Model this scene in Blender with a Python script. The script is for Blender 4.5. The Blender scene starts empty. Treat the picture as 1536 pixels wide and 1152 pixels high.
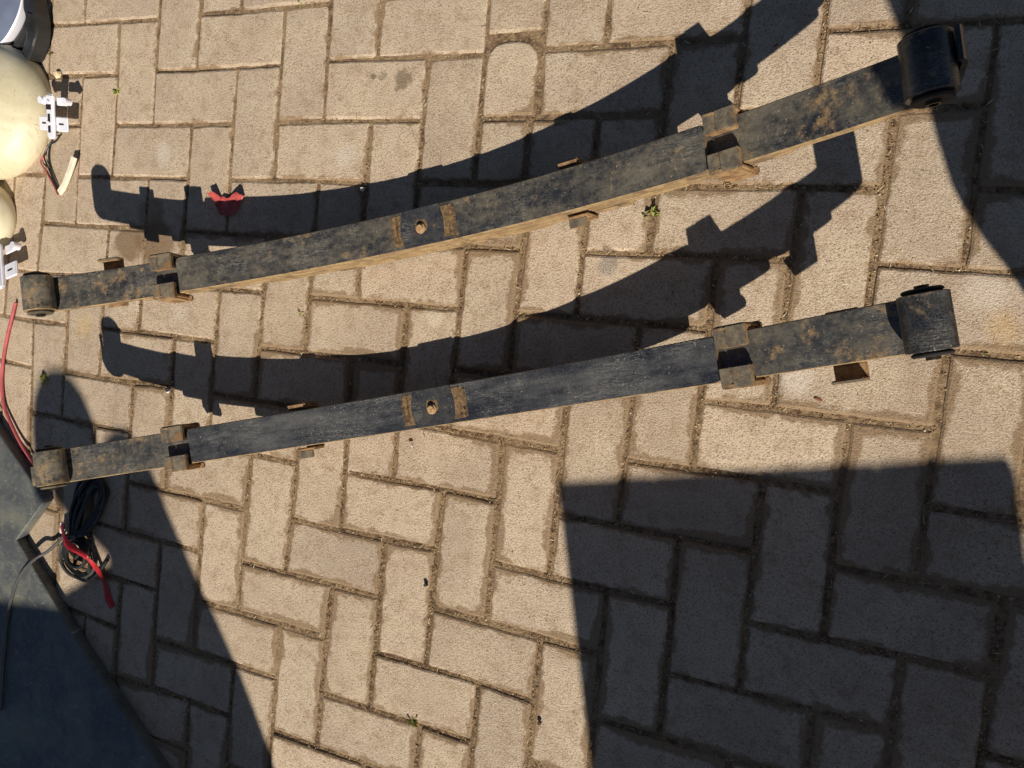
import bpy, bmesh, math, random
import mathutils
from mathutils import Vector, Matrix, noise

random.seed(7)
U = 0.1                       # one lattice unit of the paving = 0.1 m (a paver is 0.2 x 0.1 m)
scn = bpy.context.scene
COL = scn.collection

# ------------------------------------------------------------------ camera
R = [[0.9120388, 0.0975697, -0.3983282], [0.1180367, -0.9926388, 0.0271199], [-0.3927500, -0.0717518, -0.9168419]]
CAM = Vector((13.86767, -5.24119, 11.17440)) * U
cam = bpy.data.cameras.new("camera")
cam.sensor_fit = 'HORIZONTAL'; cam.sensor_width = 36.0
cam.lens = 1166.203 / 1536 * 36.0
cam.clip_start = 0.02; cam.clip_end = 200
cam_o = bpy.data.objects.new("camera", cam); COL.objects.link(cam_o)
rt, dn, fw = Vector(R[0]), Vector(R[1]), Vector(R[2])
M3 = Matrix((rt, -dn, -fw)).transposed()
cam_o.matrix_world = Matrix.Translation(CAM) @ M3.to_4x4()
scn.camera = cam_o

# ------------------------------------------------------------------ sky and sun
SUNV = Vector((-0.5633, 1.0588, -1.0))           # the way the light travels
elev = math.atan(1.0 / math.hypot(SUNV.x, SUNV.y))
world = bpy.data.worlds.new("World"); scn.world = world; world.use_nodes = True
wn = world.node_tree.nodes; wl = world.node_tree.links
bg = wn.get('Background') or wn.new('ShaderNodeBackground')
sky = wn.new('ShaderNodeTexSky'); sky.sky_type = 'NISHITA'; sky.sun_disc = False
sky.sun_elevation = elev; sky.sun_rotation = math.atan2(-SUNV.x, -SUNV.y)
sky.altitude = 2200; sky.air_density = 0.8; sky.dust_density = 1.0; sky.ozone_density = 0.0
wl.new(sky.outputs[0], bg.inputs[0]); bg.inputs[1].default_value = 0.05
sun = bpy.data.lights.new("sun", 'SUN'); sun.energy = 5.0; sun.angle = math.radians(0.53)
sun.color = (1.0, 0.93, 0.82)
sun_o = bpy.data.objects.new("sun", sun); COL.objects.link(sun_o)
sun_o.rotation_euler = SUNV.to_track_quat('-Z', 'Y').to_euler()
sun_o.location = (2, -3, 4)
vs = scn.view_settings
vs.view_transform = 'Standard'; vs.look = 'None'; vs.exposure = 0.16; vs.gamma = 1.0; vs.use_curve_mapping = False

# ------------------------------------------------------------------ helpers
def lin(r, g, b):
    f = lambda c: (c / 255 / 12.92) if c / 255 <= 0.04045 else ((c / 255 + 0.055) / 1.055) ** 2.4
    return (f(r), f(g), f(b), 1.0)

def obj(name, verts, faces, mat=None, parent=None, mats=None, idx=None, smooth=False, loc=None):
    me = bpy.data.meshes.new(name)
    me.from_pydata([tuple(v) for v in verts], [], faces)
    for m in (mats or ([mat] if mat else [])): me.materials.append(m)
    if idx:
        me.polygons.foreach_set('material_index', idx)
    if smooth:
        me.polygons.foreach_set('use_smooth', [True] * len(me.polygons))
    me.update()
    o = bpy.data.objects.new(name, me); COL.objects.link(o)
    if parent: o.parent = parent
    if loc is not None: o.location = loc
    return o

def empty(name, loc, rz=0.0):
    o = bpy.data.objects.new(name, None); COL.objects.link(o)
    o.empty_display_size = 0.05; o.location = loc; o.rotation_euler = (0, 0, rz)
    return o

def tag(o, label=None, cat=None, group=None, kind=None):
    if label: o['label'] = label
    if cat: o['category'] = cat
    if group: o['group'] = group
    if kind: o['kind'] = kind
    return o

class MB:
    """collects pieces of ONE part"""
    def __init__(s): s.v = []; s.f = []; s.i = []
    def add(s, verts, faces, mi=0):
        b = len(s.v); s.v += [Vector(v) for v in verts]
        s.f += [tuple(b + k for k in f) for f in faces]
        s.i += ([mi] * len(faces)) if isinstance(mi, int) else list(mi)
    def bevbox(s, fn, a0, a1, b0, b1, c0, c1, e=0.008, mi=0, top=None):
        """box with chamfered edges in a local frame; fn maps (a,b,c) to a point"""
        bm = bmesh.new()
        bmesh.ops.create_cube(bm, size=1.0)
        for v in bm.verts:
            v.co = Vector(((a0 + a1) / 2 + v.co.x * (a1 - a0), (b0 + b1) / 2 + v.co.y * (b1 - b0), (c0 + c1) / 2 + v.co.z * (c1 - c0)))
        e = min(e, 0.35 * min(abs(a1 - a0), abs(b1 - b0), abs(c1 - c0)))
        bmesh.ops.bevel(bm, geom=bm.edges[:], offset=e, segments=2, affect='EDGES')
        bm.normal_update(); bm.verts.index_update()
        mi_l = [(top if (top is not None and f.normal.z > 0.9) else mi) for f in bm.faces]
        s.add([fn(*v.co) for v in bm.verts], [[v.index for v in f.verts] for f in bm.faces], mi_l)
        bm.free()
    def tube(s, pts, r, sides=8, mi=0, cap=True):
        pts = [Vector(p) for p in pts]; n = len(pts); V = []; F = []
        up = None
        for i, p in enumerate(pts):
            t = (pts[min(i + 1, n - 1)] - pts[max(i - 1, 0)]).normalized()
            if up is None:
                up = Vector((0, 0, 1)) if abs(t.z) < 0.9 else Vector((1, 0, 0))
            a = (up - t * up.dot(t)).normalized(); up = a; b = t.cross(a)
            rr = r[i] if isinstance(r, (list, tuple)) else r
            for k in range(sides):
                q = 2 * math.pi * k / sides
                V.append(p + a * (rr * math.cos(q)) + b * (rr * math.sin(q)))
        for i in range(n - 1):
            for k in range(sides):
                k2 = (k + 1) % sides
                F.append((i * sides + k, i * sides + k2, (i + 1) * sides + k2, (i + 1) * sides + k))
        if cap:
            F.append(tuple(range(sides))[::-1]); F.append(tuple((n - 1) * sides + k for k in range(sides)))
        s.add(V, F, mi)
    def lathe(s, prof, fn, seg=32, mi=0, close=False):
        n = len(prof); V = []; F = []
        for k in range(seg):
            q = 2 * math.pi * k / seg
            for (r, h) in prof: V.append(fn(r * math.cos(q), r * math.sin(q), h))
        for k in range(seg):
            k2 = (k + 1) % seg
            for j in range(n - 1 + (1 if close else 0)):
                j2 = (j + 1) % n
                F.append((k * n + j, k2 * n + j, k2 * n + j2, k * n + j2))
        s.add(V, F, mi)
    def build(s, name, mats, parent=None, smooth=False, origin=None, mod=None):
        v = s.v if origin is None else [p - Vector(origin) for p in s.v]
        bm = bmesh.new()
        vv = [bm.verts.new(p) for p in v]
        for f, mi in zip(s.f, s.i):
            try:
                fc = bm.faces.new([vv[k] for k in f]); fc.material_index = mi; fc.smooth = smooth
            except ValueError: pass
        bmesh.ops.recalc_face_normals(bm, faces=bm.faces[:])
        me = bpy.data.meshes.new(name); bm.to_mesh(me); bm.free()
        for m in (mats if isinstance(mats, list) else [mats]): me.materials.append(m)
        if smooth: 
            try: me.set_sharp_from_angle(angle=math.radians(35))
            except Exception: pass
        o = bpy.data.objects.new(name, me); COL.objects.link(o)
        if parent: o.parent = parent
        if origin is not None: o.location = origin
        return o

def spline(pts, per=8, closed=False):
    P = [Vector(p) for p in pts]; n = len(P); out = []
    rng = range(n if closed else n - 1)
    for i in rng:
        if closed: a, b, c, d = P[(i - 1) % n], P[i], P[(i + 1) % n], P[(i + 2) % n]
        else: a, b, c, d = P[max(i - 1, 0)], P[i], P[i + 1], P[min(i + 2, n - 1)]
        for k in range(per):
            t = k / per
            out.append(0.5 * ((2 * b) + (c - a) * t + (2 * a - 5 * b + 4 * c - d) * t * t + (3 * b - a - 3 * c + d) * t ** 3))
    if not closed: out.append(P[-1])
    else: out.append(out[0].copy())
    return out

def w3(x, y, z=0.0): return Vector((x * U, y * U, z * U))

# ------------------------------------------------------------------ materials
class NT:
    def __init__(s, name):
        s.m = bpy.data.materials.new(name); s.m.use_nodes = True
        s.t = s.m.node_tree; s.n = s.t.nodes; s.l = s.t.links
        s.b = s.n.get('Principled BSDF')
    def set(s, inp, v):
        if hasattr(v, 'is_output') or isinstance(v, bpy.types.NodeSocket): s.l.new(v, inp)
        else: inp.default_value = v
    def geo(s): return s.n.new('ShaderNodeNewGeometry')
    def pos(s): return s.geo().outputs['Position']
    def oco(s): return s.n.new('ShaderNodeTexCoord').outputs['Object']
    def rand(s): return s.n.new('ShaderNodeObjectInfo').outputs['Random']
    def attr(s, n):
        a = s.n.new('ShaderNodeAttribute'); a.attribute_name = n; return a.outputs['Fac']
    def noise(s, vec, scale, detail=4, rough=0.55, dist=0.0, col=False):
        x = s.n.new('ShaderNodeTexNoise'); s.set(x.inputs['Vector'], vec); x.inputs['Scale'].default_value = scale
        x.inputs['Detail'].default_value = detail; x.inputs['Roughness'].default_value = rough; x.inputs['Distortion'].default_value = dist
        return x.outputs['Color' if col else 'Fac']
    def vor(s, vec, scale, feat='F1', out='Distance'):
        x = s.n.new('ShaderNodeTexVoronoi'); x.feature = feat; s.set(x.inputs['Vector'], vec); x.inputs['Scale'].default_value = scale
        return x.outputs[out]
    def ramp(s, fac, a, b):
        x = s.n.new('ShaderNodeMapRange'); s.set(x.inputs['Value'], fac); x.interpolation_type = 'SMOOTHSTEP'
        x.inputs['From Min'].default_value = a; x.inputs['From Max'].default_value = b
        return x.outputs['Result']
    def math(s, op, a, b=0.5, c=None):
        x = s.n.new('ShaderNodeMath'); x.operation = op; s.set(x.inputs[0], a); s.set(x.inputs[1], b)
        if c is not None: s.set(x.inputs[2], c)
        return x.outputs[0]
    def mix(s, fac, a, b, mode='MIX'):
        x = s.n.new('ShaderNodeMix'); x.data_type = 'RGBA'; x.blend_type = mode
        s.set(x.inputs['Factor'], fac); s.set(x.inputs['A'] if False else x.inputs[6], a); s.set(x.inputs[7], b)
        return x.outputs[2]
    def vmath(s, op, a, b):
        x = s.n.new('ShaderNodeVectorMath'); x.operation = op; s.set(x.inputs[0], a); s.set(x.inputs[1], b)
        return x.outputs['Value'] if op in ('DISTANCE', 'LENGTH', 'DOT_PRODUCT') else x.outputs['Vector']
    def bump(s, h, strength, dist, nrm=None):
        x = s.n.new('ShaderNodeBump'); s.set(x.inputs['Height'], h); x.inputs['Strength'].default_value = strength
        x.inputs['Distance'].default_value = dist
        if nrm is not None: s.l.new(nrm, x.inputs['Normal'])
        return x.outputs[0]
    def out(s, col=None, rough=None, nrm=None, metal=None, spec=None, coat=None):
        if col is not None: s.set(s.b.inputs['Base Color'], col)
        if rough is not None: s.set(s.b.inputs['Roughness'], rough)
        if nrm is not None: s.l.new(nrm, s.b.inputs['Normal'])
        if metal is not None: s.set(s.b.inputs['Metallic'], metal)
        if spec is not None: s.set(s.b.inputs['Specular IOR Level'], spec)
        if coat is not None: s.set(s.b.inputs['Coat Weight'], coat)
        return s.m

def simple(name, c, rough=0.5, metal=0.0, spec=0.5, var=0.12, scale=60, bump=0.15):
    t = NT(name); p = t.pos()
    n = t.noise(p, scale, 5)
    d = tuple(x * (1 - var * 2) for x in c[:3]) + (1,); l = tuple(min(1, x * (1 + var * 2)) for x in c[:3]) + (1,)
    col = t.mix(t.ramp(n, 0.3, 0.7), d, l)
    return t.out(col, rough, t.bump(t.noise(p, scale * 6, 4), bump, 0.001), metal, spec)

# stains on the paving: x, y, radius (units), colour, strength, sharpness
STAINS = [
    (6.02, -1.27, .10, lin(120, 105, 85), .85, .02), (6.18, -1.25, .085, lin(125, 110, 90), .55, .02), (6.60, -1.36, .17, lin(125, 108, 88), .8, .05),
    (0.55, -4.30, .45, lin(120, 95, 66), .75, .05), (1.30, -4.28, .60, lin(118, 92, 64), .75, .06), (1.1, -3.75, .5, lin(130, 105, 75), .5, .15),
    (10.43, -4.13, .22, lin(110, 108, 112), .45, .10), (15.55, -4.62, .34, lin(205, 165, 105), .4, .34), (-0.59, -6.05, .42, lin(205, 172, 105), .35, .4),
    (13.2, -5.57, .35, lin(225, 212, 195), .55, .2), (15.31, -4.2, .40, lin(215, 200, 180), .5, .25), (1.34, -2.56, .30, lin(215, 205, 190), .45, .2),
    (7.57, -5.19, .20, lin(220, 205, 180), .4, .1), (3.0, -3.17, .16, lin(150, 115, 75), .5, .08), (5.6, -2.6, .3, lin(215, 208, 195), .35, .2),
    (2.0, -5.6, .35, lin(210, 200, 185), .3, .25),
]

def mat_paver(name, stains):
    t = NT(name); p = t.pos(); rnd = t.rand()
    big = t.noise(p, 7, 3, 0.6)
    mid = t.noise(p, 38, 3, 0.65)
    fine = t.noise(p, 330, 2, 0.7)
    grit = t.noise(p, 800, 1, 0.6)
    base = t.mix(rnd, lin(174, 154, 133), lin(200, 178, 154))
    base = t.mix(t.math('MULTIPLY', t.ramp(t.math('FRACT', t.math('MULTIPLY', rnd, 7.31)), .3, .95), .6), base, lin(170, 152, 134))
    base = t.mix(t.math('MULTIPLY', t.ramp(big, .35, .7), .55), base, lin(210, 191, 164))
    base = t.mix(t.math('MULTIPLY', t.ramp(mid, .46, .70), .5), base, lin(152, 127, 98))
    base = t.mix(t.math('MULTIPLY', t.ramp(fine, .47, .66), .62), base, lin(134, 110, 84))
    base = t.mix(t.math('MULTIPLY', t.ramp(grit, .54, .68), .60), base, lin(228, 210, 182))
    pits = t.ramp(t.noise(p, 420, 1, 0.5), .66, .74)
    base = t.mix(t.math('MULTIPLY', pits, .75), base, lin(80, 62, 46))
    # dirt crust creeping in from the joints
    e = t.attr('edge')
    n26 = t.noise(p, 30, 4, 0.75)
    sx_ = t.n.new('ShaderNodeSeparateXYZ'); t.l.new(p, sx_.inputs[0])
    zone = t.ramp(t.math('SUBTRACT', t.math('MULTIPLY', sx_.outputs[0], .55), sx_.outputs[1]), .35, 1.0)   # dirtier towards the lower right of the yard
    lev = t.math('ADD', e, t.math('MULTIPLY', t.math('SUBTRACT', n26, .5), 1.9))
    lev = t.math('ADD', lev, t.math('MULTIPLY', t.math('SUBTRACT', t.noise(p, 6, 1), .5), 1.7))
    lev = t.math('ADD', lev, t.math('MULTIPLY', t.math('SUBTRACT', zone, .8), .45))
    dirt = t.math('MULTIPLY', t.ramp(lev, .50, .78), t.ramp(e, .02, .25))
    base = t.mix(t.math('MULTIPLY', dirt, .75), base, t.mix(t.ramp(fine, .4, .6), lin(112, 88, 62), lin(146, 120, 88)))
    if stains: wob = t.noise(p, 30, 3, 0.65, col=True)
    if stains: pw = t.vmath('ADD', p, t.vmath('MULTIPLY', t.vmath('SUBTRACT', wob, (.5, .5, .5)), (.045, .045, 0)))
    for (x, y, r, c, st, sh) in stains:
        d = t.vmath('DISTANCE', pw, (x * U, y * U, 0))
        base = t.mix(t.math('MULTIPLY', t.ramp(d, r * U, (r - sh) * U * .7), st), base, c)
    h = t.math('ADD', fine, t.math('MULTIPLY', grit, .6))
    h = t.math('SUBTRACT', h, t.math('MULTIPLY', pits, .5))
    return t.out(base, .93, t.bump(h, .7, .0026), spec=.25)

def mat_sand(name):
    t = NT(name); p = t.pos()
    c = t.mix(t.ramp(t.noise(p, 90, 5, .7), .35, .65), lin(96, 76, 56), lin(158, 132, 102))
    c = t.mix(t.math('MULTIPLY', t.ramp(t.noise(p, 9, 3), .45, .6), .5), c, lin(165, 140, 108))
    c = t.mix(t.ramp(t.noise(p, 420, 2), .62, .7), c, lin(200, 178, 142))
    return t.out(c, .95, t.bump(t.noise(p, 320, 4, .7), .9, .004), spec=.2)

def mat_steel(name, dust, rust, seed, paint=(42, 44, 48), grain=.5, smear=.35, film_c=((98, 94, 86), (130, 119, 97))):
    """blue-black spring steel paint, dusty, rusty and scratched"""
    t = NT(name); p0 = t.oco()
    p = t.vmath('ADD', p0, (seed, seed * .7, seed * .3))
    ps = t.vmath('MULTIPLY', p, (smear, 1, 1))
    big = t.noise(ps, 22, 4, .7)
    mid = t.noise(p, 95, 4, .75)
    fine = t.noise(p, 420, 3, .7)
    c = t.mix(t.ramp(fine, .35, .7), lin(*paint), lin(56, 58, 63))
    film = t.math('MULTIPLY', t.ramp(t.math('ADD', t.math('MULTIPLY', big, 1 - grain), t.math('MULTIPLY', mid, grain)), .36, .66), dust)
    c = t.mix(film, c, t.mix(fine, lin(*film_c[0]), lin(*film_c[1])))
    xs = t.n.new('ShaderNodeSeparateXYZ'); t.l.new(p0, xs.inputs[0])
    far = t.ramp(t.math('ABSOLUTE', xs.outputs[0]), .42, .60)
    clump = t.math('ADD', t.math('MULTIPLY', t.noise(p, 30, 3, .6), .6), t.math('MULTIPLY', mid, .4))
    rlev = t.math('ADD', clump, t.math('MULTIPLY', far, .06))
    rr = t.math('MULTIPLY', t.ramp(rlev, .62 - rust * .08, .74 - rust * .06), .75)
    c = t.mix(rr, c, t.mix(t.ramp(fine, .4, .6), lin(128, 98, 64), lin(160, 132, 92)))
    # thin scratches
    sc = t.noise(t.vmath('MULTIPLY', p, (3, 34, 1)), 6, 4, .7, 2.2)
    band = t.math('MULTIPLY', t.ramp(t.math('ABSOLUTE', t.math('SUBTRACT', sc, .5)), .012, .002), t.ramp(t.noise(p, 16, 2), .48, .62))
    c = t.mix(t.math('MULTIPLY', band, .75), c, lin(172, 168, 158))
    spk = t.ramp(t.noise(p, 260, 2, .5), .70, .74)
    c = t.mix(t.math('MULTIPLY', spk, .7), c, lin(170, 158, 132))
    rough = t.math('ADD', t.math('MULTIPLY', film, .25), t.math('ADD', t.math('MULTIPLY', rr, .25), .30))
    h = t.math('ADD', t.math('MULTIPLY', fine, .5), t.math('ADD', mid, t.math('MULTIPLY', rr, .6)))
    return t.out(c, rough, t.bump(h, .35, .0012), spec=.5)

def mat_rust(name, c1, c2, c3, scale=70, gloss=.8):
    t = NT(name); p = t.oco()
    a = t.noise(p, scale, 4, .75); f = t.noise(p, 500, 3, .7)
    c = t.mix(t.ramp(a, .36, .62), c1, c2)
    c = t.mix(t.math('MULTIPLY', t.ramp(t.noise(p, scale * .6, 4), .55, .68), .8), c, c3)
    c = t.mix(t.math('MULTIPLY', t.ramp(f, .5, .7), .35), c, lin(70, 52, 36))
    return t.out(c, gloss, t.bump(t.math('ADD', a, f), .5, .001), spec=.3)

M = {}
M['paver'] = mat_paver('concrete_paver', [])
_sm = {}
def paver_material(cx, cy):
    k = tuple(i for i, s_ in enumerate(STAINS) if math.hypot(s_[0] - cx, s_[1] - cy) < 1.15 + s_[2])
    if not k: return M['paver']
    if k not in _sm: _sm[k] = mat_paver('stained_paver', [STAINS[i] for i in k])
    return _sm[k]
M['sand'] = mat_sand('joint_sand')
M['steel_a'] = mat_steel('dusty_spring_steel', .8, .7, 3.1, (28, 30, 35), .4)
M['steel_b'] = mat_steel('clean_spring_steel', .62, -.1, 11.7, (24, 27, 35), .18, .13, ((84, 86, 90), (122, 118, 110)))
M['side'] = mat_rust('dusty_leaf_edge', lin(128, 104, 74), lin(160, 134, 96), lin(98, 80, 62), 45)
M['rust'] = mat_rust('rusty_clip', lin(122, 92, 64), lin(164, 132, 94), lin(98, 68, 46))
M['worn'] = mat_rust('worn_clip_top', lin(84, 78, 70), lin(122, 110, 90), lin(130, 98, 64))
M['rustband'] = mat_rust('rust_band', lin(86, 68, 52), lin(136, 110, 76), lin(62, 48, 42), 160)
M['boltrust'] = mat_rust('bolt_rust', lin(160, 124, 88), lin(190, 158, 116), lin(120, 84, 58), 150)
M['eye_dusty'] = mat_steel('dusty_eye', 1.0, .8, 5.3, (48, 46, 40))
M['eye_black'] = mat_steel('black_eye', .25, .25, 8.8, (20, 21, 24))
M['rubber'] = simple('black_rubber', lin(38, 37, 36), .7, 0, .3)
M['rubber_dusty'] = simple('dusty_rubber', lin(88, 82, 68), .8, 0, .3, .25)
M['sleeve'] = simple('sleeve_steel', lin(74, 66, 54), .45, .8, .5)

# ------------------------------------------------------------------ paving
CP = [(-2,0,-0.13,0.06),(0,0,-0.09,0.01),(0,1,-0.04,-0.04),(1,1,-0.01,0),(2,1,0.07,-0.01),(4,1,0.02,-0.02),(5,1,0.02,0.03),(1,2,0.02,0),(0,2,-0.01,0.01),(2,2,-0.04,-0.04),(3,2,0.02,0),(4,2,0.02,-0.01),(0,3,-0.07,-0.05),(2,3,0,-0.06),(3,3,0.05,-0.04),(4,3,0.06,-0.02),(6,3,-0.01,-0.06),(2,4,0,-0.01),(3,4,0.03,-0.05),(5,2,0.09,0.04),(6,2,0.02,-0.01),(7,2,0.04,-0.03),(8,2,0.09,-0.02),(6,1,0.05,0.02),(7,1,0.01,-0.01),(8,1,0.09,0),(9,1,0.02,0.03),(11,1,0.04,0.02),(12,1,0.02,0.02),(13,1,0.05,0.08),(15,1,0.02,0.07),(9,2,0.06,-0.02),(14,2,0.02,-0.02),(15,2,0.04,0.06),(13,3,0.02,0),(14,3,0,0.02),(15,3,0.05,0.04),(8,3,0.09,-0.02),(13,4,-0.02,0.07),(14,4,0.02,0.03),(3,5,-0.05,-0.06),(4,5,0.02,-0.02),(5,5,0.04,-0.06),(6,5,0.08,-0.03),(7,5,0.05,-0.04),(8,5,0.03,-0.02),(9,5,0.01,-0.03),(3,6,-0.04,-0.04),(4,6,0.03,-0.06),(2,6,-0.14,-0.09),(9,6,0.03,0.05),(13,6,-0.02,0.04),(12,6,0.01,-0.01),(14,6,-0.06,-0.03),(15,6,-0.03,0.01),(12,7,-0.02,0.01),(14,7,-0.05,0.02),(11,7,0,-0.02),(10,7,-0.01,-0.06),(9,7,-0.01,-0.04),(8,7,0.03,-0.01),(11,8,0.04,-0.02),(10,8,0.01,-0.03),(9,8,0.03,0.01),(7,8,0.12,0.05),(8,8,0.05,0.04),(12,8,-0.16,0.01),(13,8,-0.04,-0.01),(14,8,-0.01,-0.01),(15,8,-0.02,0.03),(9,9,0.03,-0.01),(10,9,0.04,-0.01),(8,9,-0.04,0.04),(7,9,-0.06,-0.07),(6,9,0.17,-0.05),(11,9,-0.1,-0.05),(12,9,-0.07,0.01),(13,9,-0.01,-0.03),(14,9,-0.04,0.02),(16,9,-0.06,0.01),(8,10,0.01,0),(9,10,0.06,0.06),(10,10,-0.04,-0.03),(11,10,-0.07,0.01),(12,10,-0.02,-0.07),(13,10,0.01,0),(15,10,-0.07,0.02),(7,11,0.02,-0.03),(8,11,0.02,0.02),(10,11,-0.06,-0.05),(11,11,-0.01,-0.02),(12,11,-0.09,0),(1,6,-0.03,-0.04),(6,10,0.02,-0.05),(6,11,-0.03,0),(4,10,-0.05,-0.11),(4,11,0,0.05),(5,11,-0.07,-0.04),(5,10,-0.04,-0.06),(5,12,-0.05,-0.02),(6,12,-0.03,-0.04),(5,13,-0.03,-0.05),(3,11,-0.04,-0.06),(3,12,-0.04,0.01),(4,12,-0.03,-0.09),(2,10,-0.08,-0.1),(3,10,-0.08,-0.06),(2,11,-0.12,-0.08),(2,12,-0.09,-0.09),(2,13,-0.06,-0.04),(3,13,-0.07,-0.1),(4,13,-0.07,-0.04),(1,13,-0.11,-0.14),(1,11,-0.06,-0.1),(2,7,-0.06,0.02),(1,7,-0.12,-0.1),(-1,7,-0.1,-0.1),(1,8,-0.1,-0.07),(-1,8,-0.1,-0.06),(-2,6,-0.18,-0.11),(-1,6,-0.1,-0.07)]
_wc = {}
def corner(c, r):
    """lattice corner, shifted as the real pavers have crept"""
    k = (c, r)
    if k not in _wc:
        sw = .12; sx = sy = 0.0
        for (a, b, dx, dy) in CP:
            d2 = (a - c) ** 2 + (b - r) ** 2
            if d2 < 9:
                g = math.exp(-d2 / (2 * .62 ** 2)); sw += g; sx += g * dx; sy += g * dy
        _wc[k] = Vector((c + sx / sw, -r + sy / sw))
    return _wc[k]

def quad(c, r, horiz):
    w, h = (2, 1) if horiz else (1, 2)
    return [corner(c, r + h), corner(c + w, r + h), corner(c + w, r), corner(c, r)]      # counter-clockwise

def outline(q, gap, rad, jit, step=.2, cnt=None, ref=None):
    """closed outline of a paver: inset, rounded at the corners, edges uneven"""
    n = len(q); inn = []
    for i in range(n):
        a, b, c = q[i - 1], q[i], q[(i + 1) % n]
        d1 = (b - a).normalized(); d2 = (c - b).normalized()
        n1 = Vector((-d1.y, d1.x)); n2 = Vector((-d2.y, d2.x))
        g1 = gap[i - 1]; g2 = gap[i]
        # intersection of the two inset lines
        m = Matrix(((d1.x, -d2.x), (d1.y, -d2.y)))
        rhs = (b + n2 * g2) - (b + n1 * g1)
        try: s = (m.inverted() @ rhs)[0]
        except Exception: s = 0
        inn.append(b + n1 * g1 + d1 * s)
    pts = []; counts = []
    for i in range(n):
        a, b, c = inn[i - 1], inn[i], inn[(i + 1) % n]
        r = rad[i]
        p0 = b + (a - b).normalized() * r; p1 = b + (c - b).normalized() * r
        for k in range(4):
            t = k / 3
            pts.append(p0 * (1 - t) ** 2 + b * 2 * t * (1 - t) + p1 * t * t)
        nx = c + (b - c).normalized() * rad[(i + 1) % n]
        L = (nx - p1).length; m_ = cnt[i] if cnt else max(1, int(L / step)); counts.append(m_)
        for k in range(1, m_): pts.append(p1.lerp(nx, k / m_))
    out = []
    cen = sum(pts, Vector((0, 0))) / len(pts)
    if ref is not None: return pts, cen, counts
    for p in pts:
        v = noise.noise((p.x * 5.1 + cen.x, p.y * 5.1, 3.7)) * jit + noise.noise((p.x * 13, p.y * 13 + cen.y, 9.1)) * jit * .6
        out.append(p + (cen - p).normalized() * (v + jit * .5))
    return out, cen, counts

def paver_mesh(q, rng, gap=None, rad=None):
    if gap is None:
        gap = []
        for i in range(len(q)):
            m_ = (q[i] + q[(i + 1) % len(q)]) / 2
            z_ = max(0, min(1, (m_.x * .55 - m_.y - 2.5) / 7.5))
            k_ = max(0, min(1, .45 + .9 * noise.noise((m_.x * .6, m_.y * .6, 4.4))))
            gap.append(.006 + rng.uniform(0, .006) + (.004 + .015 * z_) * k_)
    rad = rad or [rng.uniform(.035, .085) for _ in q]
    pts, cen, cn = outline(q, gap, rad, .017)
    inner, _, _ = outline(q, [g_ + .20 for g_ in gap], [max(.03, r_ * .7) for r_ in rad], 0, .2, cn, 1)
    n = len(pts)
    def inset(d):
        o = []
        for i in range(n):
            a, b = pts[i - 1], pts[(i + 1) % n]
            t = (b - a).normalized(); o.append(pts[i] + Vector((-t.y, t.x)) * d)
        return o
    tx, ty, dz = rng.uniform(-.016, .016), rng.uniform(-.016, .016), rng.uniform(-.014, .012)
    def zz(p): return dz + tx * (p.x - cen.x) + ty * (p.y - cen.y)
    rings = [(pts, -.5, 1.0), (pts, -.05, 1.0), (inset(.02), -.02, .9), (inset(.05), -.004, .7), (inner, 0.0, 0.0)]
    V = []; E = []
    for (rg, z, e) in rings:
        for p in rg:
            V.append(((p.x - cen.x) * U, (p.y - cen.y) * U, (z + zz(p)) * U)); E.append(e)
    F = []
    for k in range(len(rings) - 1):
        for i in range(n):
            j = (i + 1) % n
            F.append((k * n + i, k * n + j, (k + 1) * n + j, (k + 1) * n + i))
    b = (len(rings) - 1) * n
    V.append((0, 0, dz * U)); E.append(0.0)
    for i in range(n): F.append((b + i, b + (i + 1) % n, len(V) - 1))
    return V, F, E, cen

pav = obj('pavement', [(-9, -9, -.0034), (11, -9, -.0034), (11, 9, -.0034), (-9, 9, -.0034)], [(0, 1, 2, 3)], M['sand'])
tag(pav, 'beige concrete block paving laid in herringbone', None, None, 'structure')

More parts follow.
